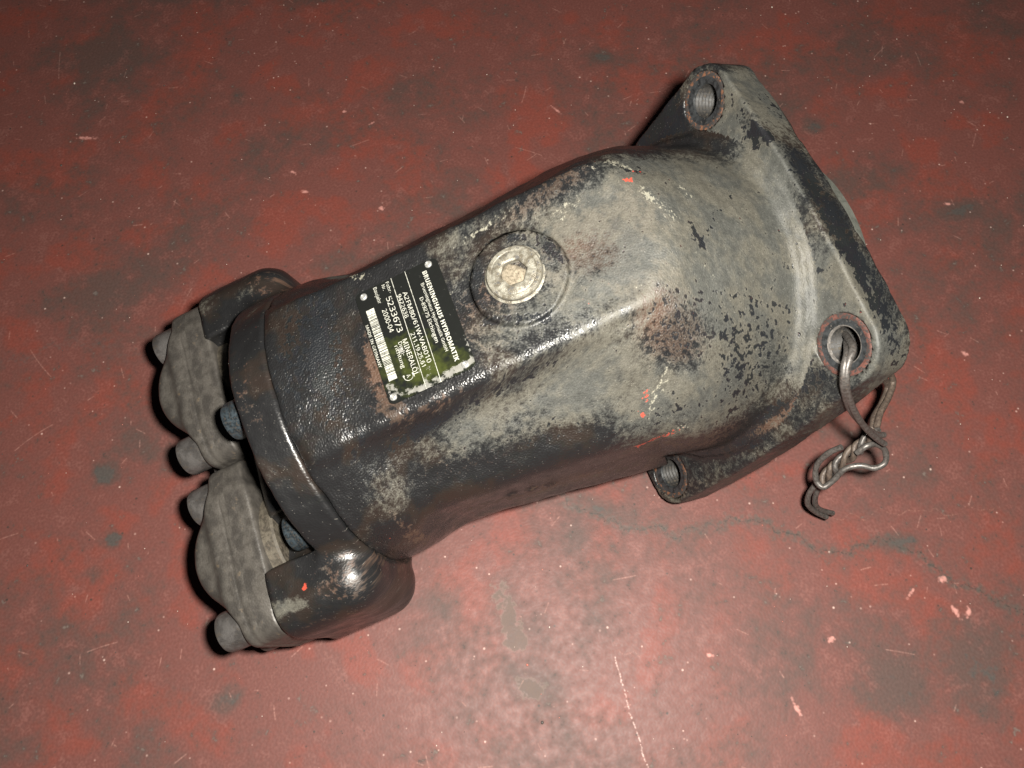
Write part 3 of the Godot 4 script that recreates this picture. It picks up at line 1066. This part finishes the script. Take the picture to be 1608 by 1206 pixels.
	while x < 0.803 * LX:
		var wd: float = [0.22, 0.22, 0.45, 0.7][rng.randi() % 4]
		if first or x > 0.755 * LX: wd = 2.3
		first = false
		strip(bars, Vector2(x + wd / 2, 0.165 * LY), Vector2(x + wd / 2, 0.07 * LY), wd)
		x += wd + [0.22, 0.22, 0.4][rng.randi() % 3]
	bars.generate_normals()
	part("barcode", bars.commit(), ink, plate)
	var arc := SurfaceTool.new()
	arc.begin(Mesh.PRIMITIVE_TRIANGLES)
	var mid := Vector2(0.838 * LX, 0.288 * LY)
	for k in 22:
		var a0 := deg_to_rad(-95.0 + k * 8.2)
		var a1 := deg_to_rad(-95.0 + (k + 1) * 8.2)
		strip(arc, mid + Vector2.from_angle(a0) * 1.9, mid + Vector2.from_angle(a1) * 1.9, 0.22)
	for e in [-95.0, 85.0]:
		var tip := mid + Vector2.from_angle(deg_to_rad(e)) * 1.9
		strip(arc, tip, tip + Vector2(-0.75, 0.0), 0.6)
	arc.generate_normals()
	part("rotation_arrow", arc.commit(), ink, plate)
	var alu := mottled(244, Color(0.28, 0.28, 0.27), Color(0.45, 0.45, 0.43), Color(0.15, 0.14, 0.12), 0.2, 0.35, 0.5, 0.01, 0.01)
	var rivet := lathe([[1.55, -0.3], [1.5, 0.15], [1.2, 0.5], [0.85, 0.62], [0.7, 0.55], [0.55, 0.1], [0, 0.0]], 28)
	for q in [[0.033, 0.105], [0.046, 0.905], [0.945, 0.94], [0.952, 0.105]]:
		part("rivet", rivet, alu, plate, Transform3D(Basis(Vector3(1, 0, 0), PI / 2), Vector3(q[0] * LX, (1.0 - q[1]) * LY, bow(q[0] * LX, (1.0 - q[1]) * LY)) * MM))


func strip(st: SurfaceTool, a: Vector2, b: Vector2, width: float) -> void:
	var o := (b - a).normalized().orthogonal() * width * 0.5
	var p := []
	for q in [a + o, a - o, b + o, b - o]:
		p.append(Vector3(q.x, q.y, bow(q.x, q.y) + 0.05) * MM)
	var up: bool = (p[1] - p[0]).cross(p[2] - p[0]).z < 0.0
	for k in ([0, 1, 2, 1, 3, 2] if up else [0, 2, 1, 1, 2, 3]):
		st.add_vertex(p[k])


func letters(text: String, x: float, y: float, length: float, tall: float, bold: bool) -> ArrayMesh:
	var t := TextMesh.new()
	var f := SystemFont.new()
	f.font_names = PackedStringArray(["Droid Sans"])
	f.font_weight = 700 if bold else 400
	t.font = f
	t.text = text
	t.font_size = 48
	t.pixel_size = 0.01
	t.depth = 0.0
	t.curve_step = 2.0
	var a := t.get_mesh_arrays()
	var v: PackedVector3Array = a[Mesh.ARRAY_VERTEX]
	var lo := Vector2(1e9, 1e9)
	var hi := -lo
	for p in v:
		lo = lo.min(Vector2(p.x, p.y))
		hi = hi.max(Vector2(p.x, p.y))
	var probe := t.duplicate() as TextMesh
	probe.text = "H"
	var cap_lo := 1e9
	var cap_hi := -1e9
	for p in (probe.get_mesh_arrays()[Mesh.ARRAY_VERTEX] as PackedVector3Array):
		cap_lo = minf(cap_lo, p.y)
		cap_hi = maxf(cap_hi, p.y)
	for i in v.size():
		var px := x + (v[i].x - lo.x) / (hi.x - lo.x) * length
		var py := y + ((v[i].y - cap_lo) / (cap_hi - cap_lo) - 0.5) * tall
		v[i] = Vector3(px, py, bow(px, py) + 0.05) * MM
	a[Mesh.ARRAY_VERTEX] = v
	a[Mesh.ARRAY_TANGENT] = null
	var m := ArrayMesh.new()
	m.add_surface_from_arrays(Mesh.PRIMITIVE_TRIANGLES, a)
	return m


# ---------------------------------------------------------------- where dirt lies, in sheet pixels
# along: (millimetres of unroll().x + 100) * 4.4; round: (unroll().y / 408.4 + 0.5) * 1792

func on_sheet(list: Array) -> Array:
	var out := []
	for p in list:
		out.append([(p[0] + 100.0) * 4.403, (p[1] / 408.4 + 0.5) * 1792.0, p[2] * 4.4, p[3] * 4.388, p[4], p[5]])
	return out


func on_flange_sheet(list: Array) -> Array:
	var out := []
	for p in list:
		out.append([(p[0] / 220.0 + 0.5) * 1024.0, (p[1] / 220.0 + 0.5) * 1024.0, p[2] * 4.65, p[3] * 4.65, p[4], p[5]])
	return out


func housing_dust() -> Array:
	return on_sheet([[-6.9, 41.7, 18.7, 15.7, -41, -0.2], [-1.7, 30.0, 9.7, 6.6, 2, -0.15], [68.4, 74.9, 43.3, 10.1, -1, -0.3], [100.3, 53.5, 14.2, 11.5, -43, -0.12], [13.9, 2.8, 14.6, 10.7, -33, -0.22], [110.8, 11.0, 22.4, 7.5, 75, -0.3],
		[-76.4, 21.1, 29.6, 9.4, -80, 0.4], [-86.5, -6.3, 12.5, 8.6, -85, 0.3], [-86.7, 27.2, 29.9, 8.5, 84, 0.55], [-76.2, 53.9, 14.3, 6.9, 84, 0.45], [-49.7, 1.6, 53.0, 34.1, -3, 0.62], [-37.0, 41.6, 44.3, 40.0, -33, 0.52],
		[-25.5, -11.4, 40.4, 13.7, 4, 0.4], [-74.9, 25.8, 38.9, 21.2, -70, 0.15], [16.7, 11.9, 33.7, 25.6, -8, 0.42], [24.6, -16.2, 28.2, 11.1, 3, 0.3], [55.2, 51.2, 35.2, 21.1, 4, 0.4], [21.7, 58.6, 25.6, 18.6, -42, 0.4],
		[-9.9, 79.5, 33.0, 17.3, 5, 0.4], [87.7, 47.3, 17.8, 12.2, -6, 0.2], [107.3, 56.3, 14.3, 11.5, 63, 0.14], [37.2, 19.3, 29.9, 5.9, 0, 0.2], [62.7, 17.8, 13.9, 12.2, 15, 0.22], [66.8, -14.2, 16.5, 8.9, 86, 0.2],
		[-88.6, -14.8, 19.4, 14.2, 53, 0.4], [-58.9, 102.2, 21.5, 7.4, 56, 0.15], [112.3, -68.5, 13.1, 4.4, -32, 0.6], [123.2, 57.0, 19.8, 11.6, -69, 0.16], [59.7, -26.4, 30.9, 4.3, 6, 0.2], [-9.1, -29.7, 19.9, 5.9, -9, 0.2],
		[37.7, 122.8, 53.2, 5.5, -6, 0.15]])


func housing_brown() -> Array:
	return on_sheet([[-6.9, 41.7, 22.1, 18.5, -31, 0.1], [13.9, 2.8, 17.0, 13.3, -34, 0.3], [14.4, 1.0, 40.4, 27.9, -9, 0.3], [108.2, 6.2, 16.1, 5.6, 77, 0.6], [114.2, 27.0, 7.1, 5.4, -73, 0.5], [64.4, 10.9, 16.0, 12.2, 65, 0.26],
		[-5.4, 41.6, 19.9, 18.1, 0, 0.36], [43.5, 114.8, 64.7, 8.4, -17, 0.36], [-22.7, 97.9, 33.9, 13.8, 7, 0.4], [115.1, 93.8, 27.9, 4.5, -72, 0.34], [80.7, 63.5, 23.1, 7.2, -5, 0.15], [24.3, -26.8, 25.6, 5.2, 6, 0.25],
		[-6.2, -3.1, 18.7, 10.3, -6, 0.2], [98.1, 33.5, 14.6, 3.6, -1, 0.3], [7.3, 29.6, 11.9, 8.4, -19, 0.2], [-67.1, 86.9, 20.4, 3.7, 51, 0.35], [-71.8, 79.2, 24.0, 2.3, 54, 0.3]])


func housing_bare() -> Array:
	return on_sheet([[-48.5, 53.3, 23.1, 13.9, -79, 0.36], [-34.6, 66.2, 36.8, 10.2, -80, 0.3], [-65.7, 44.1, 15.0, 9.3, 84, 0.2], [-77.1, 21.2, 11.1, 4.2, 50, 0.25], [-30.2, 11.3, 6.3, 4.1, 53, 0.5], [-49.7, 1.6, 23.1, 2.3, 33, 0.25],
		[-14.3, -21.4, 8.6, 4.7, -25, 0.4], [-8.4, 41.8, 17.0, 15.1, 2, 0.35], [129.6, 9.1, 36.7, 10.5, 87, 0.4], [139.0, -5.2, 30.0, 15.4, 67, 0.5], [104.4, 42.4, 14.2, 5.3, 5, 0.3], [84.5, 39.3, 27.3, 4.0, 4, 0.5],
		[48.8, 38.2, 12.7, 3.0, 4, 0.4], [46.1, -15.5, 13.0, 2.4, -34, 0.25], [55.3, 17.4, 14.1, 2.3, -23, 0.6], [42.7, 18.6, 5.3, 3.1, 19, 0.4], [31.7, -3.7, 9.2, 3.0, -76, 0.7], [46.3, -14.6, 8.3, 2.0, -26, 0.35],
		[61.8, -6.7, 10.4, 2.3, 67, 0.5], [63.7, 8.2, 6.1, 2.4, -86, 0.5], [-3.4, 76.8, 19.7, 7.2, 17, 0.25], [50.3, -73.7, 70.9, 0.8, 41, 0.35], [-13.6, -42.8, 26.4, 2.1, -21, 0.6], [67.4, 65.5, 39.4, 4.8, -1, 0.15],
		[47.2, 71.0, 14.9, 9.2, -3, 0.12], [-65.1, 81.9, 13.8, 3.8, 40, 0.6], [-57.4, 112.2, 22.7, 16.9, 85, 0.5]])


func housing_chalk() -> Array:
	return on_sheet([[19.7, -17.3, 6.1, 1.6, 60, 0.5], [23.7, -17.2, 4.6, 1.4, 64, 0.45], [14.2, -17.5, 5.0, 1.9, 45, 0.45], [-6.8, -28.9, 5.3, 2.9, -39, 0.5], [-13.5, -22.8, 6.7, 2.3, -35, 0.5], [0.9, -27.7, 4.5, 1.6, -35, 0.45],
		[-18.3, -1.2, 10.5, 3.8, -51, 0.42], [-13.9, -9.5, 4.1, 2.4, -77, 0.42], [-35.9, -7.8, 6.5, 2.8, -54, 0.42], [0.2, 62.6, 8.2, 2.9, 70, 0.42], [7.2, 74.0, 12.1, 2.7, 74, 0.38], [111.0, -30.3, 6.4, 2.4, -28, 0.5],
		[48.7, -25.4, 11.4, 1.5, 4, 0.38], [7.3, 24.8, 7.8, 0.9, 6, 0.3], [-7.4, 86.9, 6.1, 3.1, 17, 0.42], [62.8, -23.3, 12.0, 1.4, 6, 0.36], [-29.2, 23.0, 8.9, 1.8, -64, 0.34], [74.8, -3.9, 7.4, 4.0, -88, 0.3]])


func housing_red() -> Array:
	return on_sheet([[-9.2, -16.7, 3.7, 1.8, -13, 0.6], [8.8, 68.0, 3.6, 2.3, -83, 0.52], [10.7, 75.4, 2.7, 1.8, -39, 0.52], [2.3, 93.2, 12.3, 2.3, 28, 0.55], [11.8, 95.4, 5.7, 0.8, -6, 0.45], [-16.4, -19.1, 3.8, 1.9, -8, 0.4],
		[27.3, 21.2, 2.1, 1.8, 30, 0.3], [65.2, 9.2, 1.2, 1.0, -69, 0.3], [-39.2, 34.9, 1.9, 1.1, 6, 0.3], [14.8, 18.7, 1.5, 1.4, 32, 0.3]])


func flange_dust() -> Array:
	return on_flange_sheet([[-15.2, 78.2, 17.8, 6.6, 8, 0.45], [-39.0, 67.4, 18.0, 5.2, 40, 0.4], [-52.7, 77.4, 27.4, 8.1, -63, 0.5], [48.9, 69.2, 22.9, 22.3, 16, 0.5], [-59.1, 94.3, 27.3, 13.6, -22, 0.4], [78.9, 77.4, 33.2, 16.0, 0, 0.3]])


func flange_brown() -> Array:
	return on_flange_sheet([[-55.7, 55.5, 16.5, 3.6, 34, 0.2], [72.5, -64.9, 28.6, 4.5, 74, 0.3], [95.6, 46.2, 17.5, 0.9, 72, 0.3]])


func flange_bare() -> Array:
	return on_flange_sheet([[-79.2, 35.1, 24.7, 15.6, 51, 0.9], [-29.8, 78.3, 8.1, 5.4, 48, 0.75], [-42.6, 76.7, 12.9, 3.7, 11, 0.3], [-10.1, 89.6, 14.5, 6.6, -12, 0.6], [19.4, 90.4, 23.3, 7.7, -2, 0.8], [52.2, 89.2, 20.0, 7.4, 3, 0.7],
		[78.9, 84.2, 19.7, 6.5, -2, 0.4], [69.1, 43.8, 12.1, 6.3, 89, 0.5], [33.3, 72.8, 4.3, 3.5, 50, 0.4], [-50.0, 95.1, 11.7, 5.6, -9, 0.3]])


# the port plate's sheet: along s - 0.6 u, across z, unfolded down the sides
func on_plate_sheet(list: Array) -> Array:
	var out := []
	for p in list:
		out.append([(p[0] - 74.0) * 4.57, (p[1] / 356.0 + 0.5) * 1624.0, p[2] * 4.57, p[3] * 4.56, p[4], p[5]])
	return out


func plate_dust() -> Array:
	return on_plate_sheet([[148, 83, 12, 4, -8, 0.62], [156, 85, 5, 7, 0, 0.42], [127, 76, 4, 6, 0, 0.3], [96, 4, 6, 8, 0, 0.24], [104, 44, 5, 24, 0, 0.16], [150, -84, 8, 8, 0, 0.3], [104, -46, 5, 8, 0, 0.3], [128, -78, 8, 4, 0, 0.34]])


func plate_brown() -> Array:
	return on_plate_sheet([[97, 0, 5, 18, 0, 0.22], [122, 80, 10, 12, 0, 0.30], [112, 96, 12, 12, 0, 0.25], [118, -82, 10, 12, 0, 0.25], [140, 104, 16, 10, 0, 0.22]])


func plate_red() -> Array:
	return on_plate_sheet([[136, 78, 2.2, 2.0, 0, 0.66], [131, 73, 2, 1.4, 0, 0.5], [99, 26, 1.2, 1.2, 0, 0.4]])


# ---------------------------------------------------------------- the wire tied through a flange hole

func build_wire() -> void:
	var wire := Node3D.new()
	wire.name = "wire_tie"
	wire.position = Vector3(0.07596, 0, -0.18523)
	wire.rotation.y = deg_to_rad(19.98)
	tag(wire, "rusty grey steel wire looped through the flange hole and twisted into a hanging knot", "wire")
	add_child(wire)
	var steel := mottled(250, Color(0.058, 0.052, 0.048), Color(0.12, 0.111, 0.104), Color(0.07, 0.05, 0.04), 0.28, 0.42, 0.45, 0.01, 0.02)
	var brown := mottled(254, Color(0.055, 0.040, 0.032), Color(0.105, 0.080, 0.062), Color(0.04, 0.03, 0.025), 0.3, 0.6, 0.15, 0.012, 0.02)
	var front := [Vector3(36.1, 128.0, 54.5), Vector3(30.3, 140.0, 62.0), Vector3(25.7, 147.0, 68.3), Vector3(21.0, 146.0, 73.7), Vector3(20.0, 140.0, 79.0), Vector3(26.2, 124.0, 84.0), Vector3(35.8, 106.0, 89.4), Vector3(45.4, 92.0, 93.9), Vector3(50.6, 86.0, 96.6)]
	var front2 := [Vector3(32.6, 134.0, 60.7), Vector3(23.9, 145.0, 68.7), Vector3(19.6, 145.0, 74.1), Vector3(19.5, 138.0, 79.3), Vector3(27.0, 120.0, 83.3), Vector3(38.2, 101.0, 87.8), Vector3(48.3, 88.0, 91.8), Vector3(53.4, 84.0, 92.5)]
	var back := [Vector3(36.1, 128.0, 54.5), Vector3(43.4, 118.0, 64.5), Vector3(66.8, 88.0, 64.1), Vector3(76.2, 74.0, 68.4), Vector3(70.4, 74.0, 75.1), Vector3(60.0, 78.0, 82.1), Vector3(52.3, 80.0, 89.7), Vector3(47.7, 76.0, 93.0)]
	var back2 := [Vector3(32.6, 134.0, 60.7), Vector3(44.5, 114.0, 65.5), Vector3(64.6, 86.0, 66.7), Vector3(73.6, 72.0, 70.0), Vector3(67.2, 72.0, 76.4), Vector3(57.9, 76.0, 82.2), Vector3(51.5, 78.0, 89.3), Vector3(46.7, 73.0, 92.6)]
	var loop := [Vector3(41.0, 78.0, 95.0), Vector3(45.2, 82.0, 94.1), Vector3(50.7, 80.0, 94.9), Vector3(54.5, 76.0, 98.1), Vector3(53.9, 72.0, 102.3), Vector3(49.3, 70.0, 102.8), Vector3(44.0, 69.0, 99.3), Vector3(38.1, 66.0, 98.1), Vector3(33.3, 60.0, 100.3), Vector3(28.8, 57.0, 101.0), Vector3(27.2, 58.0, 96.5), Vector3(28.3, 64.0, 91.6), Vector3(31.9, 72.0, 89.7), Vector3(36.3, 78.0, 90.1)]
	var tail := [Vector3(39.0, 52.0, 92.7), Vector3(32.9, 46.0, 96.4), Vector3(29.4, 38.0, 99.2), Vector3(29.6, 30.0, 102.9), Vector3(34.6, 22.0, 106.8), Vector3(40.9, 16.0, 110.5)]
	var tail2 := [Vector3(41.6, 46.0, 93.5), Vector3(35.4, 42.0, 97.5), Vector3(33.5, 34.0, 100.7), Vector3(34.6, 26.0, 104.1), Vector3(38.6, 20.0, 106.8), Vector3(45.3, 15.0, 109.7)]
	for p in [front, front2, loop, tail, tail2]:
		part("wire_strand", tube(spline(p, 0.8), 1.36, 14, 0.06), steel, wire)
	for p in [back, back2]:
		part("wire_strand", tube(spline(p, 0.8), 1.5, 14, 0.06), brown, wire)
	var axis := spline([Vector3(51.3, 84.0, 89.5), Vector3(48.4, 78.0, 91.4), Vector3(43.9, 70.0, 92.8), Vector3(39.1, 62.0, 94.3), Vector3(35.1, 54.0, 96.2), Vector3(32.0, 50.0, 98.5)], 0.6)
	var fwd := (axis[axis.size() - 1] - axis[0]).normalized()
	var side := fwd.cross(Vector3.UP).normalized()
	var up := side.cross(fwd)
	for k in 3:
		var twist := PackedVector3Array()
		for i in axis.size():
			var th := i * 0.17 + TAU * k / 3.0
			twist.append(axis[i] + (side * cos(th) + up * sin(th)) * 2.0)
		part("wire_strand", tube(twist, 1.38, 12, 0.06), brown if k < 2 else steel, wire)
